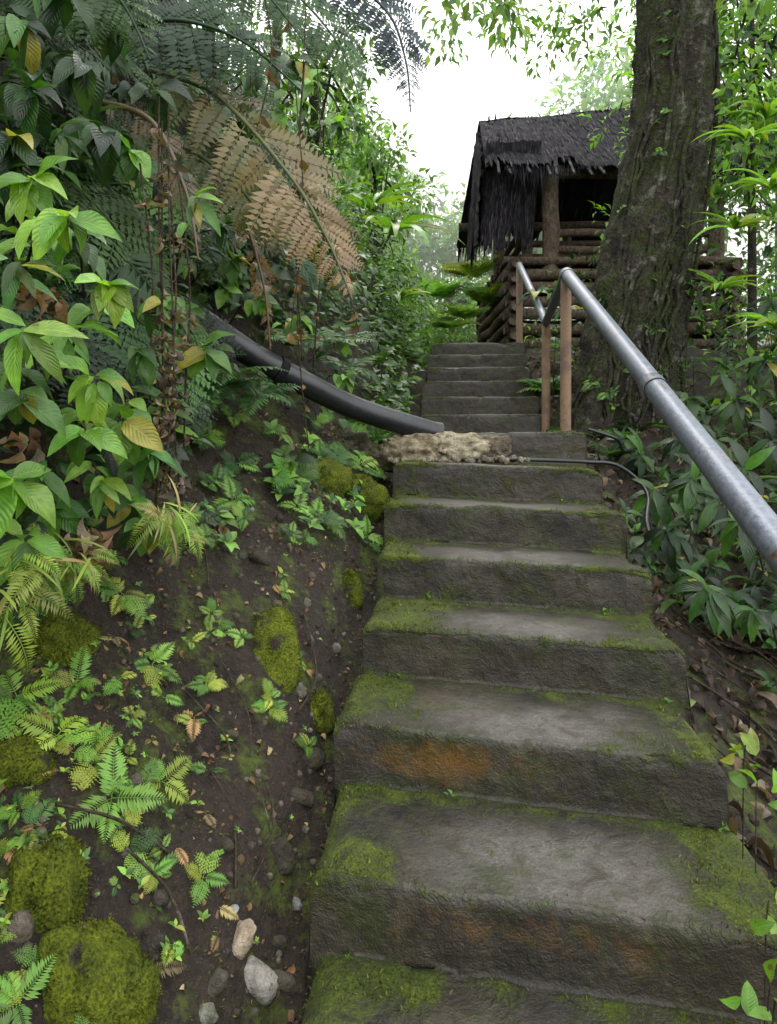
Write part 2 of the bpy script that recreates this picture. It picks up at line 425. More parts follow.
for i in range(5):
    q=p[i::5];m_=len(q);b.add(RT[i],q,rnd(m_),rnd(m_),rng.uniform(.002,.009,m_)*np.where(rng.random(m_)<.07,2.,1),pick([(.04,.03,.022),(.07,.058,.045),(.13,.11,.09)],m_))
yy=rng.uniform(1,4,300);xx=xc(yy)+.5+rng.uniform(.03,.8,300);p=np.c_[xx,yy,H(xx,yy)]
b.add(RT[0],p,rnd(300),rnd(300),rng.uniform(.005,.016,300),pick([(.04,.03,.023),(.08,.065,.05)],300))
b.build('pebbles',M_stone)
b=MB()
def lump(i,px,py,d,sx,sy,sz,c):
    b.add(RJ[i],at(px,py,d),np.array([[.08,1,0.]]),np.array([[0.03,0,1.]]),np.array([[sx,sy,sz]]),c)
lump(0,445,448,3.70,.21,.10,.085,(.40,.35,.25));lump(1,412,450,3.68,.15,.10,.085,(.32,.27,.18));lump(2,490,449,3.71,.10,.07,.07,(.18,.155,.11))
lump(3,390,458,3.68,.10,.10,.07,(.10,.085,.055));lump(1,366,462,3.7,.10,.10,.1,(.07,.06,.04));lump(2,345,455,3.85,.14,.12,.12,(.06,.055,.035))
n=40;q=np.c_[rng.uniform(.0,.75,n),3.56+rng.normal(size=n)*.02,1.0+rng.random(n)*.02]
b.add(RT[1],q,rnd(n),rnd(n),rng.uniform(.006,.02,n),(.22,.19,.14))
b.build('broken_cement_lump',M_stone)

# ------------------------------------------------------------ pipe, hose, rail
b=MB()
pctl=[(-2.3,2.9,2.35),at(120,282,3.0),at(190,315,3.05),at(250,354,3.2),at(305,384,3.35),at(360,410,3.55),at(438,434,3.72)]
pp=path(pctl,46)
V,F,U=tube(pp,.060,22,False);b.raw(V,F,U,np.array([.1,.1,.1]))
V,F,U=tube(pp[::-1],.051,22,False);b.raw(V,F,U,np.array([.1,.1,.1]))
b.tube(pp[26:28],.067,22,(.1,.1,.1));b.tube(pp[-2:],[.060,.065],22,(.1,.1,.1),False)
b.build('drain_pipe',M_pipe)
b=MB()
b.tube(path([at(455,459,3.60),(.55,3.57,1.015),(.8,3.55,1.008),(1.02,3.52,1.0),(1.18,3.5,.98),(1.25,3.3,.86),(1.15,3.0,.7),(1.3,2.8,.5)],40),.010,8)
b.tube(path([(1.06,3.62,1.17),(1.2,3.6,1.12),(1.35,3.9,1.05),(1.6,4.3,1.1)],20),.009,8)
b.build('garden_hose',M_pipe)
hr=empty('handrail')
P1=np.array([.985,3.78,E+.92]);P2=np.array([1.245,5.4,E+.93]);P3=np.array([1.40,7.3,E+1.87])
def part(name,pts,rad,mat,n=20,par=hr):
    b=MB();b.tube(pts,rad,n);return b.build(name,mat,par)
near=np.array([.70,.78,E-.45]);
part('lower_rail',path([near,P1],12),.035,M_rail)
mid_=near*.55+P1*.45
dv=nz(P1-near);part('rail_coupling',np.array([mid_-dv*.025,mid_+dv*.025]),.0385,M_rail)
part('landing_rail',path([P1,P2],8),.031,M_rail)
part('upper_rail',path([P2,P3],8),.033,M_rail)
part('rail_elbow',path([P1-dv*.06,P1-dv*.01,P1+nz(P2-P1)*.06],8),.0375,M_rail)
part('post_1',np.array([[.985,3.8,1.1],[.985,3.79,E+.9]]),.030,M_post)
part('post_2',np.array([[1.245,5.4,1.1],[1.245,5.4,E+.91]]),.034,M_post)
part('post_3',np.array([[1.40,7.3,2.0],[1.40,7.3,E+1.85]]),.034,M_post)
part('post_4',np.array([[.72,.95,-.6],[.72,.95,E-.40]]),.03,M_post)
def flange(x,y,z):
    part('base_plate',np.array([[x,y,z],[x,y,z+.012]]),.055,M_post)
flange(.985,3.8,1.152);flange(1.245,5.4,1.152)

# ------------------------------------------------------------ hut
hut=empty('thatched_hut')
b=MB()
def log(bm_,a,c,r,n=12):
    a=np.array(a,float);c=np.array(c,float);k=6
    p=np.linspace(a,c,k)+rnd(k,.012);bm_.tube(p,r*(1+rng.normal(size=k)*.05),n,(.1,.1,.1))
z=2.0;i=0
while z<E+2.3:
    e1=rng.uniform(-.08,.05)
    log(b,(1.50+e1,8.85,z),(4.6,8.85,z),.073);log(b,(1.5+e1,11.6,z),(4.6,11.6,z),.073)
    log(b,(1.60,8.6+e1,z+.09),(1.60,11.9,z+.09),.073);log(b,(4.4,8.6,z+.09),(4.4,11.9,z+.09),.073)
    z+=.18
b.build('log_base',M_log,hut)
b=MB()
for k in range(22): log(b,(1.5,8.9+k*.125,E+2.33),(4.6,8.9+k*.125,E+2.33),.06,8)
b.build('floor',M_log,hut)
b=MB()
for (x,y,r) in [(2.12,8.95,.115),(4.3,8.95,.1),(1.84,9.05,.075),(1.85,11.5,.1),(4.3,11.5,.1),(3.0,11.5,.08)]:
    log(b,(x,y,E+2.2),(x,y,E+3.6),r)
log(b,(1.2,9,E+3.5),(4.9,9,E+3.5),.07);log(b,(1.2,11.5,E+3.6),(4.9,11.5,E+3.6),.07);log(b,(2,9,E+3.6),(2,11.6,E+3.6),.06);log(b,(4.3,9,E+3.6),(4.3,11.6,E+3.6),.06)
for z in (2.62,2.84,3.06,3.28): log(b,(1.9,11.45,E+z),(4.6,11.45,E+z),.06)
for z in (2.5,2.72): log(b,(2.2,8.97,E+z),(4.3,8.97,E+z),.05)
for z in (2.5,2.72,2.94): log(b,(1.86,9.0,E+z),(1.86,11.5,E+z),.05)
b.build('posts_and_railing',M_log,hut)
b=MB()
strip=leaf_tpl(3,.06,.1,.10,.3)
TC=[(.022,.019,.024),(.034,.029,.036),(.012,.011,.014),(.05,.042,.046)]
def thatch(p0,p1,p2,p3,nr_,nc_,ln,thick=.05,jit=.05):
    p0,p1,p2,p3=[np.array(q,float) for q in (p0,p1,p2,p3)]
    nn_=nz(np.cross(p1-p0,p3-p0));nn_=nn_*(1 if nn_[1]<0 or nn_[2]>0 else -1)
    g=26;V=[]
    rag=.97-.35*np.clip(fbm(np.arange(g)*.8+p3[0]*3,np.zeros(g))+.1,0,1)
    sag=fbm(np.arange(g)*.35,np.zeros(g)+p0[2])*.07
    for off in (0,-thick):
        for i in range(g):
            for j in range(g):
                s,t=j/(g-1),i/(g-1)*rag[j];V.append((p0*(1-s)+p1*s)*(1-t)+(p3*(1-s)+p2*s)*t+nn_*(off+sag[j]+rng.normal()*.010))
    ii=np.arange(2*g*g).reshape(2,g,g)
    Fq=np.concatenate([np.stack([q[:-1,:-1],q[:-1,1:],q[1:,1:],q[1:,:-1]],-1).reshape(-1,4) for q in ii])
    b.raw(np.array(V),Fq,np.zeros((len(V),2)),np.array([.014,.012,.015]))
    s=rng.random(nr_*nc_);t=np.repeat(np.linspace(0,.9,nr_),nc_)+rng.normal(size=nr_*nc_)*.03
    sg=np.interp(s,np.linspace(0,1,g),sag);rg=np.interp(s,np.linspace(0,1,g),rag)
    kk=t<rg;s=s[kk];t=t[kk];sg=sg[kk]
    s=s[:,None];t=t[:,None]
    P=(p0*(1-s)+p1*s)*(1-t)+(p3*(1-s)+p2*s)*t+nn_*(.015+sg[:,None])
    dn=nz((p3+p2)/2-(p0+p1)/2);n=len(P)
    b.add(strip,P,dn+rnd(n,jit)+nn_*.03,nn_+rnd(n,.25),np.c_[rng.uniform(.6,1.6,n),rng.uniform(.5,1.2,n),np.ones(n)]*ln,pick(TC,n,.3))
z0,z1=E+3.34,E+4.74
thatch((1.36,10.2,z1),(5.0,10.2,z1+.34),(5.2,8.55,z0),(1.22,8.55,z0+.1),15,200,.24)
thatch((5.0,10.2,z1+.34),(1.36,10.2,z1),(1.2,12.1,z0),(5.2,12.1,z0),7,60,.4)
thatch((1.28,8.95,E+3.9),(2.0,8.9,E+3.9),(1.84,8.84,E+2.45),(1.18,8.8,E+2.42),13,70,.18)
thatch((1.36,10.2,E+4.6),(1.25,8.8,E+3.7),(1.20,8.8,E+2.5),(1.24,10.6,E+2.6),10,70,.24)
n=420;s=rng.random(n)
b.add(strip,np.c_[1.3+s*3.9,8.58+0*s,z0+.12+0*s],rnd(n,.12)+[0,-.03,-1],rnd(n,.3)+[0,-1,0],rng.uniform(.08,.2,n)*np.clip(1+1.2*vn(s*26,0*s),.2,2.2),pick(TC,n))
for i in range(20):
    s=(i+rng.random()*.6)/20;log(b,(1.45+s*3.4,10.2,z1-.08+.3*s),(1.32+s*3.8,8.45,z0-.04),.018,5)
b.build('thatch_roof',M_thatch,hut)

# ------------------------------------------------------------ foliage helpers
L_lan=leaf_tpl(6,.30,.2,.9,.9,.12,.85);L_wavy=leaf_tpl(8,.42,.24,1.05,.9,.18,.8);L_ov=leaf_tpl(7,.55,.2,.8,.8,.15,.75)
L_low=leaf_tpl(3,.45,.2,.6);L_far=dia2(.5);L_2=dia2(.46,.42,.14,-.25)
L_strap=leaf_tpl(8,.09,.3,1.5,.6);L_cur=leaf_tpl(6,.4,.5,2.2,1,.3)
def frond_tpl(npair=14,wid=.4,droop=.9,pw=.2,fwd=.35,pn=2,pdroop=.5,jit=.08,bip=0,peak=.62,bw=.42):
    m=16;a=np.linspace(0,1,m);ang=droop*a
    yy=np.r_[0,np.cumsum(np.cos(ang[:-1]))/(m-1)];zz=-np.r_[0,np.cumsum(np.sin(ang[:-1]))/(m-1)]
    parts=[]
    V,F,U=tube(np.c_[0*a,yy,zz],np.linspace(.009,.003,m),3,False);parts.append((V,F,U*0+.5))
    sub=leaf_tpl(pn,pw,.1,pdroop) if pn>1 else dia(pw,.3,-.1)
    if bip:
        small=dia(bw,.4,-.08);bp=[]
        t=np.repeat(np.linspace(.05,.95,bip),2);sg=np.tile([1,-1],bip)
        pr=np.sin(np.pi*(t*.82+.18)**.9)*.19+.02
        P,Fq,Uq,_=inst(small,np.c_[0*t,t,-.12*t*t],np.c_[sg,0*t+.5,-.1+0*t],[[0,0,1]],pr)
        bp.append((P,Fq,Uq));V,F,U=tube(np.array([[0,0,0],[0,.5,-.03],[0,1,-.12]]),.012,3,False);bp.append((V,F,U*0+.5));sub=merge(bp)
    t=np.repeat(np.linspace(.12,.985,npair),2);sg=np.tile([1.,-1.],npair)
    L=wid*np.clip(np.sin(np.pi*np.clip((t-.02),0,1)**peak),.06,1)
    L*=1+rng.normal(size=len(t))*jit
    ai=droop*t
    px=np.c_[0*t,np.interp(t,a,yy),np.interp(t,a,zz)]
    tan=np.c_[0*t,np.cos(ai),-np.sin(ai)];nn=np.c_[0*t,np.sin(ai),np.cos(ai)]
    yd=np.c_[sg,0*t,0*t]+tan*(fwd+t[:,None]*.4)+nn*.12+rng.normal(size=(len(t),3))*.06
    P,Fq,Uq,_=inst(sub,px,yd,nn+rng.normal(size=(len(t),3))*.15,L);parts.append((P,Fq,Uq))
    return merge(parts)
FR=[frond_tpl(17,.30,d,.24,pn=2) for d in (.5,.9,1.4)]
FRn=[frond_tpl(11,.40,d,bip=6,peak=.55,bw=.85) for d in (.6,1.0)]
FRb=[frond_tpl(13,.44,d,bip=8,peak=p,bw=.6) for d,p in ((.6,.5),(1.1,.55))]
DK=[(.009,.026,.008),(.014,.041,.011),(.025,.06,.016)]
MD=[(.032,.085,.018),(.048,.12,.022),(.068,.145,.03)]
BR=[(.10,.22,.03),(.14,.28,.04),(.18,.32,.05)]
YL=[(.23,.30,.035),(.30,.34,.055),(.17,.27,.03)]
BN=[(.13,.075,.035),(.2,.12,.06),(.09,.05,.03)]
FAR_HAZED=[(.18,.30,.12),(.22,.35,.15),(.14,.26,.10)]  # distant greens, with haze paleness put into the leaf colour
def rosette(mb,tpls,p,nrm,nf,ln,cols,spread=1.0,up=.5,var=.25):
    n=nf;a=rng.uniform(0,6.28)+np.arange(n)*6.283/n+rng.normal(size=n)*.3
    nrm=nz(np.array(nrm,float)+np.array([0,0,.6]))
    t1=nz(np.cross(nrm,[.2,1,.1]));t2=np.cross(nrm,t1)
    rad=np.cos(a)[:,None]*t1+np.sin(a)[:,None]*t2
    yd=rad*spread+nrm*up+rnd(n,.12)
    c=pick(cols,n,var)
    for i in range(n):
        mb.add(tpls[rng.integers(len(tpls))],p,yd[i],nrm+rnd(1,.15)-rad[i]*.2,ln*rng.uniform(.6,1.15),c[i])
def cloud(mb,tpl,C,rad,n,size,cols,out=(0,-.3,-.2),var=.3,flat=.8):
    C=np.atleast_2d(C);N=len(C)*n
    d=nz(rnd(N));r=rng.random(N)**.45
    R=np.broadcast_to(np.asarray(rad,float).reshape(-1,1),(len(C),1))
    P=np.repeat(C,n,0)+d*r[:,None]*np.repeat(R,n,0)*[1,1,flat]
    mb.add(tpl,P,d+rnd(N,.5)+np.array(out),rnd(N,.45)+[0,-.35,1],rng.uniform(.6,1.3,N)*size,pick(cols,N,var))
def branch(mb,ms,root,tip,nl,ln,cols,tpl=L_wavy,whorl=6,sag=.12,r=.005,dn=-.2):
    root=np.array(root,float);tip=np.array(tip,float)
    mid=(root+tip)/2+[0,0,sag];pts=path([root,mid,tip],14);ms.tube(pts,np.linspace(r,r*.4,14),5,(.05,.06,.03))
    T=nz(np.gradient(pts,axis=0));c=pick(cols,nl+whorl,.25)
    if rng.random()<.25: c[rng.integers(nl+whorl)]=(.26,.24,.04)
    for i in range(nl):
        t=.3+.68*i/nl;k=int(t*13);sd=nz(np.cross(T[k],[0,0,1]))*(1 if i%2 else -1)
        mb.add(tpl,pts[k],T[k]*.55+sd*.9+rnd(1,.25)+[0,0,dn],np.array([[0.1,-.35,1]])+rnd(1,.25),ln*rng.uniform(.6,1.1),c[i])
    a=rng.uniform(0,6)+np.arange(whorl)*6.283/max(whorl,1)
    e=T[-1];s1=nz(np.cross(e,[.1,.2,1]));s2=np.cross(e,s1)
    for i in range(whorl):
        rad=math.cos(a[i])*s1+math.sin(a[i])*s2
        mb.add(tpl,tip+rnd(1,.006),rad*.85+e*.5+[0,-.05,dn*1.6]+rnd(1,.2).ravel(),np.array([[0.1,-.5,1]])+rnd(1,.25)+e*.4,ln*rng.uniform(.6,1.15),c[nl+i])

# ---- left bank: shrub wall over the cliff
mb=MB()
N=12500
y=1.0+8.0*rng.random(N)**1.15;far=sm(3.2,4.6,y);L0=.95-.55*far
L=L0-.12+rng.random(N)*1.5
x=xc(y)-.5-L;z=H(x,y);nr_=gnorm(x,y)
off=rng.random(N)**1.5*.42
P=np.c_[x,y,z]+nr_*off[:,None]+rnd(N,.02)
keep=(fbm(P[:,0]*1.7,P[:,1]*1.7,P[:,2]*1.7)>-.17)&(P[:,0]<xc(y)-.55)
dm=np.min(np.linalg.norm(P[:,None,:]-(pp[None,8:,:]+np.array([.05,-.14,.05])),axis=2),axis=1);keep&=dm>.19
P=P[keep];nr_=nr_[keep];n=len(P)
cl=fbm(P[:,0]*1.3+5,P[:,1]*1.3,P[:,2]*1.3)
cd=pick(DK,n);cm=pick(MD,n);w=sm(-.12,.28,cl+rng.normal(size=n)*.12)[:,None]
w2=(sm(3.5,7,P[:,1])*.6*rng.random(n))[:,None]
col=cd*(1-w)+cm*w;col=col*(1-w2)+pick(BR,n)*w2
big=rng.random(n)<.35
yd=nr_*.9+rnd(n,.45)+[0.1,-.2,-.35];zd=rnd(n,.35)+[.3,-.5,1]
mb.add(L_low,P[~big],yd[~big],zd[~big],rng.uniform(.035,.08,(~big).sum()),col[~big])
mb.add(L_ov,P[big],yd[big],zd[big],rng.uniform(.07,.14,big.sum()),col[big])
n=900;px=rng.uniform(190,400,n);py=rng.uniform(190,345,n)
py=np.minimum(py,290+ (px-190)*.45)
P=np.array([ghit(a,c) for a,c in zip(px,py)]);nr_=gnorm(P[:,0],P[:,1]);P=P+nr_*rng.uniform(.03,.2,n)[:,None]
mb.add(L_ov,P,nr_*.7+rnd(n,.5)+[.1,-.2,-.3],rnd(n,.35)+[.3,-.5,1],rng.uniform(.04,.10,n),pick(DK+MD+MD,n))
mb.build('hillside_shrubs',M_leaf)

# ---- broad-leaved branches close by on the left
mb=MB();ms=MB()
tips=[(60,215,1.35),(15,265,1.3),(110,285,1.5),(75,235,1.5),(60,330,1.55),(20,395,1.35),(85,430,1.45),(40,470,1.4),(120,420,1.65),(150,455,1.75),
 (100,480,1.6),(55,510,1.6),(20,540,1.4),(195,200,1.9),(205,350,2.1),(140,350,1.9),(25,330,1.3),(130,500,1.8),(95,380,1.5),(165,400,2.0),(10,480,1.3),(160,300,2.0),(60,130,1.9),(130,150,2.1),(30,180,1.5),(70,560,1.65),(150,520,1.8)]
for i,(px,py,d) in enumerate(tips):
    t=at(px,py,d);root=t+np.array([-.22+rng.normal()*.06,.32+rng.random()*.2,-.12+rng.normal()*.1])
    br=[BR,MD,BR+YL[2:],MD+BR[:1]][i%4]
    branch(mb,ms,root,t,5,.105*(1 if i%4 else 1.15),br if d<1.8 else MD+BR[:1],[L_wavy,L_lan,L_ov][i%3],6,.06,dn=-.35)
for (px,py,d) in [(20,20,1.9),(80,60,2.0),(30,90,1.8),(110,20,2.3),(150,90,2.3),(60,-10,2.0),(200,40,2.6),(10,140,1.7),(170,170,2.2),(240,110,2.8),(290,60,3.0),(100,130,2.0)]:
    t=at(px,py,d);branch(mb,ms,t+[-.3,.3,.1],t,6,.15,DK+MD[:2],L_wavy,6,.05,dn=-.4)
for i in range(70):
    px,py,d=rng.uniform(-20,310),rng.uniform(60,470),rng.uniform(2.0,2.9)
    if 150<px and 260<py<440: continue
    d=d+px/300*.9
    t=at(px,py,d);branch(mb,ms,t+[-.3+rng.normal()*.1,.3,-.1],t,4,.11,(DK+MD[:2],MD,MD+BR[:1])[i%3],(L_wavy,L_ov,L_lan)[i%3],5,.05,dn=-.35)
for (px,py,d) in [(205,350,2.85),(290,460,3.),(345,375,3.6),(300,100,3.0),(335,120,3.2),(310,80,2.8),(280,110,2.9),(260,300,3.1),(300,320,3.4),(225,290,3.0),(340,340,3.8)]:
    t=at(px,py,d);branch(mb,ms,t+[-.2,.2,-.1],t,4,.10,MD+BR[:2],L_ov,5,.05,dn=-.3)
mb.build('broadleaf_plant',M_leaf);ms.build('plant_stems',M_stem)

# ---- ferns on the bank
mb=MB()
sprig=leaf_tpl(4,.5,.2,.6)
for _ in range(2600):
    px=rng.uniform(-30,345);py=rng.uniform(500,1010)
    dens=.50*(1-sm(90,240,px))+.16
    if py>850: dens*=.35
    if 500<py<640 and px>110: dens*=.5
    if rng.random()>dens*.42: continue
    p=ghit(px,py)
    if -(p[0]-xc(p[1])+.5)<.13: continue
    if fbm(p[0]*5,p[1]*5)<-.12: continue
    nr1=gnorm(p[0],p[1]).ravel();s=rng.uniform(.025,.08)
    q=rng.random()
    if q<.45: rosette(mb,FR+FRn,p,nr1+[.2,-.3,0],rng.integers(2,5),s,BR+YL+MD[1:],1.,.5)
    elif q<.62: rosette(mb,FR,p,nr1,rng.integers(2,4),s,[(.32,.20,.09),(.26,.17,.08),(.36,.28,.10)],1.2,.2)
    elif q<.97: rosette(mb,[sprig],p+nr1*.015,nr1,rng.integers(3,7),s*.32,BR+YL+MD[1:],1.,.7)
for (px,py,s,nf) in [(110,800,.11,5),(160,790,.09,4),(75,690,.10,4),(150,670,.10,5),(40,610,.13,6),(120,600,.11,5),(20,620,.14,6),(205,690,.07,4),(270,700,.06,5),(283,595,.055,5),(305,750,.055,5),(15,700,.12,4),(55,740,.10,4),(210,620,.06,4),(240,640,.06,4),(90,770,.09,4),(15,1010,.08,5),(95,1012,.07,5),(150,880,.05,5)]:
    p=ghit(px,py);nr1=gnorm(p[0],p[1]).ravel();rosette(mb,FR+FRn,p+nr1*.01,nr1+[.25,-.4,0],nf,s,BR+YL,1.,.55)
mb.build('bank_ferns',M_fern)
# moss fuzz on the bank
mb=MB()
n=16000;yy=rng.uniform(.9,3.6,n);xx=xc(yy)-.5-rng.uniform(.05,1.05,n)
k=fbm(xx*4+3,yy*4)+rng.normal(size=n)*.05>.14;xx=xx[k];yy=yy[k];n=len(xx)
mb.add(tri,np.c_[xx,yy,H(xx,yy)],gnorm(xx,yy)+rnd(n,.6),rnd(n),rng.uniform(.006,.014,n),pick([(.04,.055,.006),(.09,.115,.01),(.13,.15,.012)],n))
mb.build('bank_moss',M_fern)
mb=MB()
for _ in range(75):
    px=rng.uniform(190,400);py=rng.uniform(405,560)
    p=ghit(px,py);nr1=gnorm(p[0],p[1]).ravel()
    if p[0]>xc(p[1])-.60: continue
    if rng.random()<.5: rosette(mb,[sprig,L_ov],p+nr1*.03,nr1+[.3,-.4,0],rng.integers(4,8),rng.uniform(.04,.08),BR+MD,1.,.7)
    else: rosette(mb,FR+FRn,p+nr1*.03,nr1+[.3,-.4,0],rng.integers(3,6),rng.uniform(.07,.15),MD+BR,1.,.6)
for _ in range(60):
    px=rng.uniform(-20,330);py=rng.uniform(0,420)
    if 150<px and 260<py: continue
    p=ghit(px,py);nr1=gnorm(p[0],p[1]).ravel()
    rosette(mb,FRb+FR,p+nr1*.2,nr1+[.3,-.4,0],rng.integers(4,8),rng.uniform(.25,.5),DK+MD,1.,.4)
for _ in range(45):
    yy=rng.uniform(4.2,8.8);sd=-1 if rng.random()<.7 else 1
    xx=xc(yy)+sd*(.62+rng.random()*.4);p=np.array([xx,yy,H(xx,yy)])
    rosette(mb,FRb+FR,p,(0,-.2,1),rng.integers(5,9),rng.uniform(.18,.36),MD+BR,1.,.8)
for (px,py,d,s) in [(235,378,3.05,.26),(225,390,3.0,.24),(262,396,3.15,.22),(210,400,2.95,.24),(300,345,3.5,.25),(330,345,3.8,.28),(350,370,4.,.25)]:
    rosette(mb,FR,at(px,py,d)+np.array([0,-.1,.0]),(.2,-.5,.7),8,s,MD,1.,.5)
mb.build('hillside_ferns',M_fern)
mb=MB();bl=leaf_tpl(6,.05,.2,1.3,.5);FD=frond_tpl(20,.2,1.6,.2,pn=2)
for (px,py,d,s) in [(165,535,1.75,.14),(20,585,1.4,.15),(45,560,1.5,.13),(180,550,1.8,.11),(5,620,1.35,.14),(75,585,1.55,.11)]:
    p=at(px,py-25,d);n=20
    for i in range(n): mb.add(bl if i%3 else FD,p+rnd(1,.02),np.array([[.3,-.4,-.3]])+rnd(1,.45),np.array([[.5,-.6,.6]]),s*rng.uniform(.6,1.2),pick(YL+[(.34,.25,.10),(.12,.2,.03)],1))
mb.build('drooping_grass',M_fern)

# ---- big tree-fern fronds
mb=MB()
def bigfrond(ctrl,wid,cols,npn=34,pin=13,miss=0.,lim=-.3):
    pts=path(ctrl,60);T=nz(np.gradient(pts,axis=0))
    mb.tube(pts,np.linspace(.011,.003,60),6,cols[0])
    pin_t=frond_tpl(pin,.20,.55,.42,.2,1,jit=.1);pin_d=frond_tpl(pin,.14,1.3,.42,.5,1,jit=.3)
    for i in range(npn):
        t=.1+.89*i/npn;k=int(t*59);L=wid*max(math.sin(math.pi*t**.75),.08)
        side=nz(np.cross(T[k],[.25,-1.,.25]))
        for sg in (1,-1):
            if rng.random()<miss: continue
            w=min(1,max(0,(t-.15)*1.4+rng.normal()*.2));c=np.array(cols[0])*(1-w)+np.array(cols[1])*w
            mb.add(pin_d if miss and rng.random()<.35 else pin_t,pts[k],side*sg+T[k]*.5+np.array([0,0,lim])+rnd(1,.08+miss*.5).ravel(),np.array([[.25,-1,.35]])+rnd(1,.25+miss),L*rng.uniform(.7,1.1),c*rng.uniform(.55,1.2))
bigfrond([at(150,70,2.9),at(215,95,2.6),at(285,170,2.4),at(325,235,2.3),at(352,300,2.25)],.30,[(.12,.13,.05),(.33,.22,.13)],36,miss=.07,lim=-.45)
bigfrond([at(120,120,2.9),at(190,150,2.6),at(250,200,2.45),at(285,260,2.4)],.20,[(.06,.10,.03),(.16,.14,.06)],26,miss=.1,lim=-.5)
bigfrond([at(190,150,2.9),at(235,200,2.8),at(262,280,2.75),at(270,350,2.75)],.14,[(.16,.11,.06),(.26,.17,.10)],22,miss=.2,lim=-.7)
bigfrond([at(90,100,2.3),at(150,120,2.2),at(185,190,2.15),at(198,260,2.1)],.13,[(.14,.10,.06),(.2,.14,.09)],20,miss=.2,lim=-.7)
bigfrond([at(250,-60,3.6),at(330,-30,3.3),at(385,10,3.1),at(405,60,3.05),at(410,112,3.0)],.26,[(.02,.035,.04),(.03,.05,.07)],28)
bigfrond([at(100,40,2.6),at(170,20,2.5),at(240,40,2.5),at(300,90,2.5)],.28,[(.02,.05,.02),(.03,.07,.025)],24)
bigfrond([at(-60,-20,2.2),at(30,-30,2.2),at(110,-10,2.2),at(150,60,2.2)],.28,[(.03,.07,.02),(.05,.10,.025)],24)
bigfrond([at(200,-80,4.2),at(280,-20,4),at(335,40,3.9),at(360,100,3.9)],.34,[(.04,.09,.04),(.08,.14,.05)],24)
bigfrond([at(60,-90,3.4),at(160,-60,3.3),at(250,-20,3.2),at(310,50,3.2)],.34,[(.03,.07,.03),(.05,.10,.04)],24)
mb.build('tree_fern',M_fern)

# ---- hanging dead vines & dry leaves
mb=MB();ms=MB()
for (px,d) in [(158,1.9),(166,1.9),(176,1.95),(150,2.0),(186,2.1),(170,1.85)]:
    y0=rng.uniform(90,180);pts=path([at(px+rng.uniform(-12,4),y0,d),at(px+rng.normal()*5,y0+120,d),at(px+rng.normal()*5,380,d),at(px+rng.normal()*6,rng.uniform(470,545),d)],24)
    ms.tube(pts,.003,5,(.1,.1,.1))
    for k in range(3,24):
        if rng.random()<(.35 if k<12 else .9): mb.add(L_cur,np.repeat(pts[k:k+1],3,0)+rnd(3,.012),rnd(3,.35)+[0,-.1,-1],rnd(3),rng.uniform(.03,.065,3),pick([(.14,.10,.08),(.2,.14,.1),(.07,.05,.04)],3))
for _ in range(24):
    px=rng.uniform(60,330);d=rng.uniform(2.2,3.4);y0=rng.uniform(-60,200);y1=y0+rng.uniform(120,300)
    pts=path([at(px,y0,d),at(px+rng.normal()*8,(y0+y1)/2,d),at(px+rng.normal()*14,y1,d)],14);ms.tube(pts,rng.uniform(.002,.004),5,(.1,.1,.1))
    n=4;k=rng.integers(4,14,n);mb.add(L_cur,pts[k],rnd(n,.4)+[0,0,-1],rnd(n),rng.uniform(.04,.09,n),pick(BN,n))
for (px,py,d) in [(100,540,1.7),(60,300,1.7),(20,440,1.5),(220,530,2.4),(85,555,1.65),(90,530,1.6),(30,290,1.6)]:
    p=at(px,py,d);n=9;mb.add(L_cur,p+rnd(n,.02),rnd(n,.5)+[0,0,-1],rnd(n),rng.uniform(.05,.09,n),pick(BN+[(.22,.17,.12)],n))
for (a,c,e_) in [((205,780),(225,820),(235,890)),((248,780),(262,840),(250,890)),((262,790),(266,830),(258,870)),((190,480),(200,560),(208,590)),((180,700),(215,740),(230,760)),((300,620),(310,680),(296,720)),((50,820),(110,830),(170,860)),((330,340),(310,390),(318,430)),((120,860),(160,900),(190,960)),((210,660),(240,720),(250,760))]:
    pts=path([ghit(*a)+[0.01,0,.02],ghit(*c)+[.02,-.01,.02],ghit(*e_)+[0,0,.008]],14);ms.tube(pts,rng.uniform(.002,.004),5,(.1,.1,.1))
for _ in range(30):
    yy=rng.uniform(1.6,3.4);R=rng.uniform(.05,.5);q=[]
    for f in np.linspace(0,1,5):
        y_=yy-.25*f+rng.normal()*.02;x_=xc(y_)+.5+R+.45*f+rng.normal()*.03;q.append((x_,y_,float(H(x_,y_))+.03*math.sin(f*3)))
    ms.tube(path(q,12),rng.uniform(.002,.007),5,(.1,.1,.1))
ms.build('hanging_vines',M_stem)
n=1300;yy=rng.uniform(.9,4.2,n);xx=xc(yy)-.5-rng.uniform(.03,1.1,n);p=np.c_[xx,yy,H(xx,yy)+.006]
mb.add(L_cur,p,rnd(n)*[1,1,.3],rnd(n,.4)+gnorm(xx,yy),rng.uniform(.01,.045,n),pick(BN+BN+[(.3,.22,.12)],n))
n=2600;yy=rng.uniform(1.,7,n);xx=xc(yy)+.5+rng.uniform(.02,1.4,n);p=np.c_[xx,yy,H(xx,yy)+rng.uniform(.005,.04,n)]
mb.add(L_cur,p,rnd(n)*[1,1,.3],rnd(n,.4)+gnorm(xx,yy),rng.uniform(.04,.13,n),pick([(.09,.06,.045),(.045,.026,.02),(.04,.024,.018),(.025,.017,.013),(.17,.13,.11)],n))
n=60;i=rng.integers(0,len(sel),n);j=rng.integers(2,nc-2,n);q=np.array([RV[sel[a],b_] for a,b_ in zip(i,j)])
mb.add(L_cur,q+[0,0,.002],rnd(n)*[1,1,.1],rnd(n,.3)+[0,0,1],rng.uniform(.006,.02,n),pick(BN,n))
mb.build('leaf_litter',M_dry)

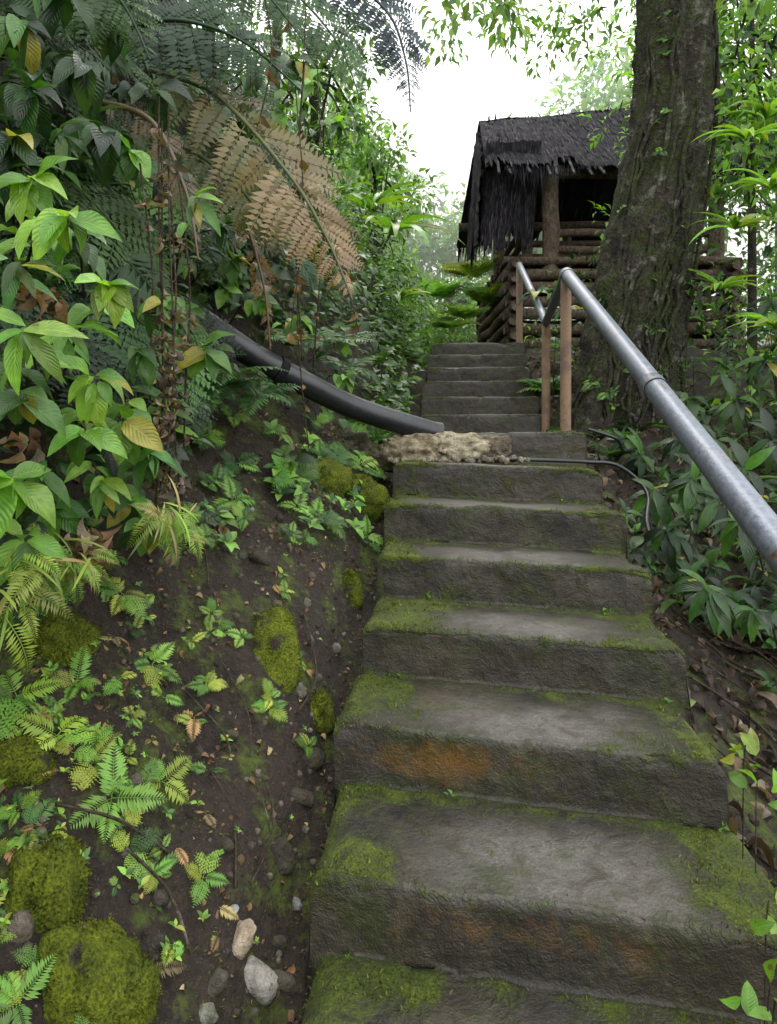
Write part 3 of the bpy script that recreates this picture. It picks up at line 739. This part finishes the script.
# ------------------------------------------------------------ trees
def tree(x,y,h,cr,cols,nclump=26,nl=60,ls=.14,lean=(0,0),mat=M_far,tr=.09,name='tree',tpl=L_2,low=.35):
    z0=float(H(x,y))-.2;par=empty(name)
    b=MB();top=np.array([x+lean[0],y+lean[1],z0+h*.82])
    tp=path([(x,y,z0),(x+lean[0]*.3,y+lean[1]*.3,z0+h*.4),top],16);b.tube(tp,np.linspace(tr,tr*.35,16),9,(.1,.1,.1))
    C=[]
    for i in range(nclump):
        d=nz(rng.normal(size=3));r=rng.uniform(.45,1.);c=np.array([x+lean[0],y+lean[1],z0+h*(low+1)/2+h*.05])+d*r*[cr,cr,h*(1-low)/2]
        C.append(c)
        k=rng.integers(6,16);b.tube(path([tp[k],(tp[k]+c)/2+[0,0,.1],c],6),np.linspace(tr*.3,tr*.06,6),5,(.1,.1,.1))
    b.build('trunk_and_limbs',M_bark,par)
    m=MB();C=np.array(C)
    for c in C:
        k=rng.uniform(.6,1.25);cloud(m,tpl,c,cr*rng.uniform(.25,.42),nl,ls,[tuple(np.array(q)*k) for q in cols])
    m.build('crown',mat,par)
tree(-1.75,4.3,5.2,1.1,DK+MD,24,95,.12,(.3,0),M_far,.08,low=.45)
tree(-1.0,5.8,4.6,.9,DK+MD,20,90,.12,(.2,0),M_far,.06,low=.45)
tree(-2.6,6.5,7,1.8,DK+MD,26,100,.17,(0,0),M_far,.12,low=.4)
tree(-.9,8.3,3.6,.9,MD+BR,20,80,.12,low=.3)
tree(-2.6,10,7,2.0,MD,24,100,.2)
tree(-.2,11,3.4,1.0,BR+FAR_HAZED,20,80,.15,low=.2)
tree(.55,13.5,3.0,1.1,BR+FAR_HAZED,22,80,.16,low=.15)
tree(1.4,15,3.0,1.4,FAR_HAZED+BR,22,90,.18,low=.15)
tree(-1.6,15,6.5,1.9,FAR_HAZED,24,90,.24,low=.2)
tree(.2,20,6.8,2.4,FAR_HAZED,28,100,.3,low=.15)
tree(2.9,19,6,2.6,FAR_HAZED,28,100,.3,low=.1)
tree(-3,24,11,3.4,FAR_HAZED,30,100,.4,low=.15)
tree(5.5,17,8.5,2.8,FAR_HAZED+BR,28,100,.3,low=.1)
tree(8,14,9,3,MD+BR,28,110,.3,low=.1)
tree(3.3,6.2,4.6,1.0,MD+BR,26,100,.12,(0,0),M_far,.05,low=.15)
tree(4.6,7.5,6.5,1.6,MD+BR+BR,28,110,.15,(0,0),M_far,.07,low=.1)
tree(2.7,4.2,2.9,.6,MD+BR,20,80,.10,(.3,0),M_far,.03,low=.1)
m=MB()
for i in range(240):
    a=rng.uniform(-1.3,1.3);d=rng.uniform(28,55);c=np.array([math.sin(a)*d,math.cos(a)*d,rng.uniform(1,5+d*.06)])
    cloud(m,L_far,c,rng.uniform(1.5,3.),60,.85,[(.2,.3,.2),(.25,.36,.24)])  # forest leaf colour lightened to carry distance haze, besides the mist
m.build('distant_forest',M_far)

# ---- big leaning tree
bt=empty('large_tree')
cp=path([(1.70,5.25,.75),(1.74,5.22,1.15),(1.80,5.2,E+.45),(1.90,5.2,E+1.0),(2.0,5.2,E+1.5),(2.17,5.2,E+2.55),(2.17,5.2,E+3.35),(2.15,5.2,E+4.6),(2.3,5.2,E+6)],120)
rad=np.interp(cp[:,2],[.7,1.1,1.4,E+.6,E+1.5,E+2.6,E+3.4,E+6],[.58,.47,.40,.35,.32,.295,.25,.16])
NS=80
V,F,U=tube(cp,rad,NS,False)
ax=np.repeat(cp,NS,0);d=V-ax;dn=nz(d);th=np.arctan2(dn[:,1],dn[:,0])
bs=np.clip((1.6-V[:,2])/.8,0,1)
r=1+.16*fbm(dn[:,0]*2,dn[:,1]*2,V[:,2]*1.3)+.2*fbm(dn[:,0]*5,dn[:,1]*5,V[:,2]*5)+bs*.25*np.sin(th*5+1)+.10*fbm(dn[:,0]*14,dn[:,1]*14,V[:,2]*16)
V=ax+d*r[:,None]
b=MB();b.raw(V,F,U,np.array([.1,.1,.1]))
b.tube(path([(2.15,5.2,E+4),(2.6,5.0,E+5),(3.3,4.6,E+5.6)],14),np.linspace(.12,.04,14),10)
b.tube(path([(2.15,5.2,E+3.6),(1.6,5.3,E+4.5),(.9,5.6,E+5.1)],14),np.linspace(.10,.03,14),10)
b.tube(path([(2.3,5.2,E+2.7),(2.46,5.2,E+3.3),(2.5,5.2,E+5)],14),np.linspace(.045,.035,14),10)
for i in range(16):
    a=rng.uniform(3.3,6.1);zs=np.linspace(1.0,rng.uniform(1.8,4.6),26);k=np.array([np.argmin(abs(cp[:,2]-q)) for q in zs])
    aa=a+np.cumsum(rng.normal(size=26)*.08);rr=rad[k]*1.06
    b.tube(np.c_[cp[k,0]+np.cos(aa)*rr,cp[k,1]+np.sin(aa)*rr,zs],rng.uniform(.006,.018),6)
b.build('trunk',M_bark,bt)
m=MB()
for i in range(34):
    c=at(rng.uniform(440,800),rng.uniform(-130,50)-25*(rng.random()<.3),rng.uniform(4.2,6.6));cloud(m,L_2,c,rng.uniform(.18,.34),44,.10,[(.12,.22,.06),(.09,.18,.05),(.18,.28,.08)],out=(0,0,-.6))
for i in range(14): cloud(m,L_2,at(rng.uniform(540,640),rng.uniform(-10,70),6.5),.15,18,.09,BR,out=(0,0,-.7))
for i in range(24):
    c=np.array([rng.uniform(.8,4.5),rng.uniform(3.6,7),E+rng.uniform(4.6,6.4)]);cloud(m,L_2,c,.5,50,.12,MD+BR)
m.build('crown',M_far,bt)
m=MB()
n=14000;k=rng.integers(4,110,n)
vi=k*NS+rng.integers(0,NS,n);q=V[vi];dq=nz(V[vi]-ax[vi]);s_=(fbm(q[:,0]*4,q[:,1]*4,q[:,2]*4)>-.02);q=q[s_];dq=dq[s_];n=len(q)
m.add(tri,q,dq+rnd(n,.5)+[0,0,-.3],rnd(n),rng.uniform(.012,.03,n),pick([(.03,.045,.01),(.055,.075,.015),(.09,.11,.02)],n))
for i in range(46):
    k=rng.integers(14,95);a=rng.uniform(3.2,6.2);n_=np.array([math.cos(a),math.sin(a),.2]);p=cp[k]+n_*rad[k]*1.02
    if rng.random()<.45: rosette(m,[L_strap,L_low],p,n_,5,rng.uniform(.04,.09),MD+BR,1,.5)
    else: rosette(m,[FR[1]],p,n_,4,rng.uniform(.06,.12),MD+BR,1,.5)
m.build('epiphytes',M_fern,bt)

# ---- right side undergrowth
mb=MB();ms=MB();mc_=MB()
for i in range(130):
    yy=rng.uniform(2.6,6.5);R=rng.uniform(.15,2.6);x=xc(yy)+.5+R
    if abs(x-1.8)<.5 and 4.3<yy<5.6: continue
    g=float(H(x,yy));hh=rng.uniform(.12,.5)*(1 if yy<4.6 else 1.8)
    if yy<3.4: hh=min(hh,.35)
    branch(mb,ms,(x+rng.normal()*.1,yy+.1,g-.05),(x+rng.normal()*.15,yy-.1,g+hh),5,rng.uniform(.12,.2),DK+MD[:2],(L_lan,L_wavy,L_lan)[i%3],6,.04,.005)
for i in range(60):
    yy=rng.uniform(1.7,4.2);R=rng.uniform(.12,.9);x=xc(yy)+.5+R
    g=float(H(x,yy));branch(mb,ms,(x+.1,yy+.1,g-.03),(x,yy-.05,g+rng.uniform(.04,.16)),4,rng.uniform(.06,.12),DK+DK+MD[:2],(L_lan,L_ov,L_lan)[i%3],5,.02,.003)
for (px,py,d) in [(655,490,3.3),(690,480,3.0),(665,530,2.9),(720,500,2.9),(745,470,3.0),(625,440,4.2),(640,455,3.9),(770,440,3.2),(740,520,2.5),(700,470,3.2),(735,400,3.8),(765,360,3.8),(770,300,4.2),(680,440,3.6),(715,440,3.5),(755,610,2.0),(710,590,2.5)]:
    t=at(px,py,d);branch(mb,ms,t+[.25,.3,-.25],t,6,.17 if d>2.4 else .1,MD[:2]+DK,L_lan,7,.06,.005,dn=-.3)
for (px,py,d,c) in [(745,745,1.55,BR+YL),(758,770,1.5,BR),(770,985,1.05,BR),(775,1000,1.0,BR),(632,535,3.0,MD+BR),(680,700,2.2,BR),(768,900,1.25,YL+BR)]:
    t=at(px,py,d);g=float(H(t[0],t[1]))
    for q in range(5): mb.add(L_ov,t+rnd(1,.02)-[0,0,.03],rnd(1,.6)+[0,-.3,.6],rnd(1,.4)+[0,-.6,.6],rng.uniform(.035,.06),pick(c,1))
    ms.tube(path([(t[0]+.02,t[1]+.05,g-.02),t-[0,-.01,.1],t],8),.0015,4)
for i in range(130):
    yy=rng.uniform(4.6,8.5);x=rng.uniform(2.3,5.5);c=(x,yy,float(H(x,yy))+rng.uniform(.2,2.8))
    cloud(mc_,L_2,c,.28,34,.09,DK+MD+BR[:1] if rng.random()<.5 else BR+MD[2:])
for i in range(50):
    yy=rng.uniform(7.4,14);x=xc(yy)+rng.choice([-1,1])*rng.uniform(.65,1.6)
    if 1.3<x and 8.3<yy<12: continue
    cloud(mc_,L_2,(x,yy,float(H(x,yy))+rng.uniform(.1,.8)),.28,32,.08,MD+BR)
for i in range(200):
    yy=rng.uniform(10.5,14);x=rng.uniform(-.6,1.2);cloud(mc_,L_2,(x,yy,float(H(x,yy))+rng.uniform(.1,1.2)),.25,24,.1,BR+FAR_HAZED)
mb.build('undergrowth',M_leaf);mc_.build('bushes',M_far);ms.build('undergrowth_stems',M_stem)
mb=MB()
for (px,py,d,s) in [(745,140,4.4,.38),(770,190,4.2,.38),(735,230,4.6,.35),(765,120,4.8,.4),(775,330,3.9,.35),(720,290,5,.35),(390,235,8,.9),(370,210,8.5,.8),(330,340,5.5,.4),(400,300,7,.45),(280,330,4.5,.3)]:
    rosette(mb,[leaf_tpl(8,.13,.3,1.3,.7),leaf_tpl(8,.15,.3,.9,.7)],at(px,py,d),(0,-.4,.6),16,s,BR+YL[2:],1,.75)
for i in range(40):
    yy=rng.uniform(3,6);x=xc(yy)+.5+rng.uniform(.3,2);rosette(mb,[L_strap],np.array([x,yy,float(H(x,yy))]),(0,-.1,1),9,rng.uniform(.25,.45),DK+MD,1,.9)
mb.build('strap_leaf_plants',M_leaf)
mb=MB()
for (px,py,d,s) in [(485,305,10,.7),(465,320,9.5,.6),(450,330,9.3,.5),(470,280,12,.8),(440,300,10,.7)]:
    rosette(mb,FRb,at(px,py,d),(0,-.3,.8),9,s,YL+BR,1,.9)
mb.build('bright_ferns',M_fern)

# ------------------------------------------------------------ mountain mist (real volume hanging beyond the hut)
bmh=bmesh.new();bmesh.ops.create_cube(bmh,size=1)
for v in bmh.verts: v.co=((v.co.x)*90,12.3+(v.co.y+.5)*32,-3+(v.co.z+.5)*22)
me=bpy.data.meshes.new('mist');bmh.to_mesh(me);bmh.free();mo=bpy.data.objects.new('mist',me);bpy.context.collection.objects.link(mo)
m=NT('mist_volume');pv=m.n('ShaderNodeVolumeScatter');pv.inputs['Color'].default_value=(.94,.97,1,1);pv.inputs['Density'].default_value=.055;pv.inputs['Anisotropy'].default_value=.4
m.l(pv.outputs[0],m.out.inputs['Volume']);me.materials.append(m.m)

# ------------------------------------------------------------ light
sc=bpy.context.scene
w=bpy.data.worlds.new('World');sc.world=w;w.use_nodes=True;nt=w.node_tree;nt.nodes.clear()
el,az=math.radians(52),math.radians(6)
sky=nt.nodes.new('ShaderNodeTexSky');sky.sky_type='NISHITA';sky.sun_disc=False;sky.sun_elevation=el;sky.sun_rotation=az
tc=nt.nodes.new('ShaderNodeTexCoord');no=nt.nodes.new('ShaderNodeTexNoise');no.inputs['Scale'].default_value=2.5;no.inputs['Detail'].default_value=5
nt.links.new(tc.outputs['Generated'],no.inputs['Vector'])
mr=nt.nodes.new('ShaderNodeMapRange');mr.inputs[1].default_value=.3;mr.inputs[2].default_value=.6;mr.inputs[3].default_value=.8;mr.inputs[4].default_value=1.
nt.links.new(no.outputs['Fac'],mr.inputs[0])
mx=nt.nodes.new('ShaderNodeMix');mx.data_type='RGBA';nt.links.new(mr.outputs[0],mx.inputs[0]);nt.links.new(sky.outputs[0],mx.inputs[6]);mx.inputs[7].default_value=(24.6,25.2,25.4,1)
bg=nt.nodes.new('ShaderNodeBackground');bg.inputs[1].default_value=.15;nt.links.new(mx.outputs[2],bg.inputs[0])
o=nt.nodes.new('ShaderNodeOutputWorld');nt.links.new(bg.outputs[0],o.inputs[0])
sl=bpy.data.lights.new('sun','SUN');sl.energy=1.5;sl.angle=math.radians(12);sl.color=(1,.95,.86)
so=bpy.data.objects.new('sun',sl);sc.collection.objects.link(so)
so.rotation_euler=(-(math.pi/2-el),0,-az)
cam=bpy.data.cameras.new('camera');co=bpy.data.objects.new('camera',cam);sc.collection.objects.link(co)
co.location=(0,0,E);co.rotation_euler=(math.pi/2,0,0);cam.lens=24.01;cam.sensor_width=36;cam.shift_y=-72/1024;cam.clip_start=.02;cam.clip_end=1000
sc.camera=co
sc.view_settings.view_transform='Standard';sc.view_settings.look='None';sc.view_settings.exposure=0
print('faces',sum(len(o.data.polygons) for o in bpy.data.objects if o.type=='MESH'))
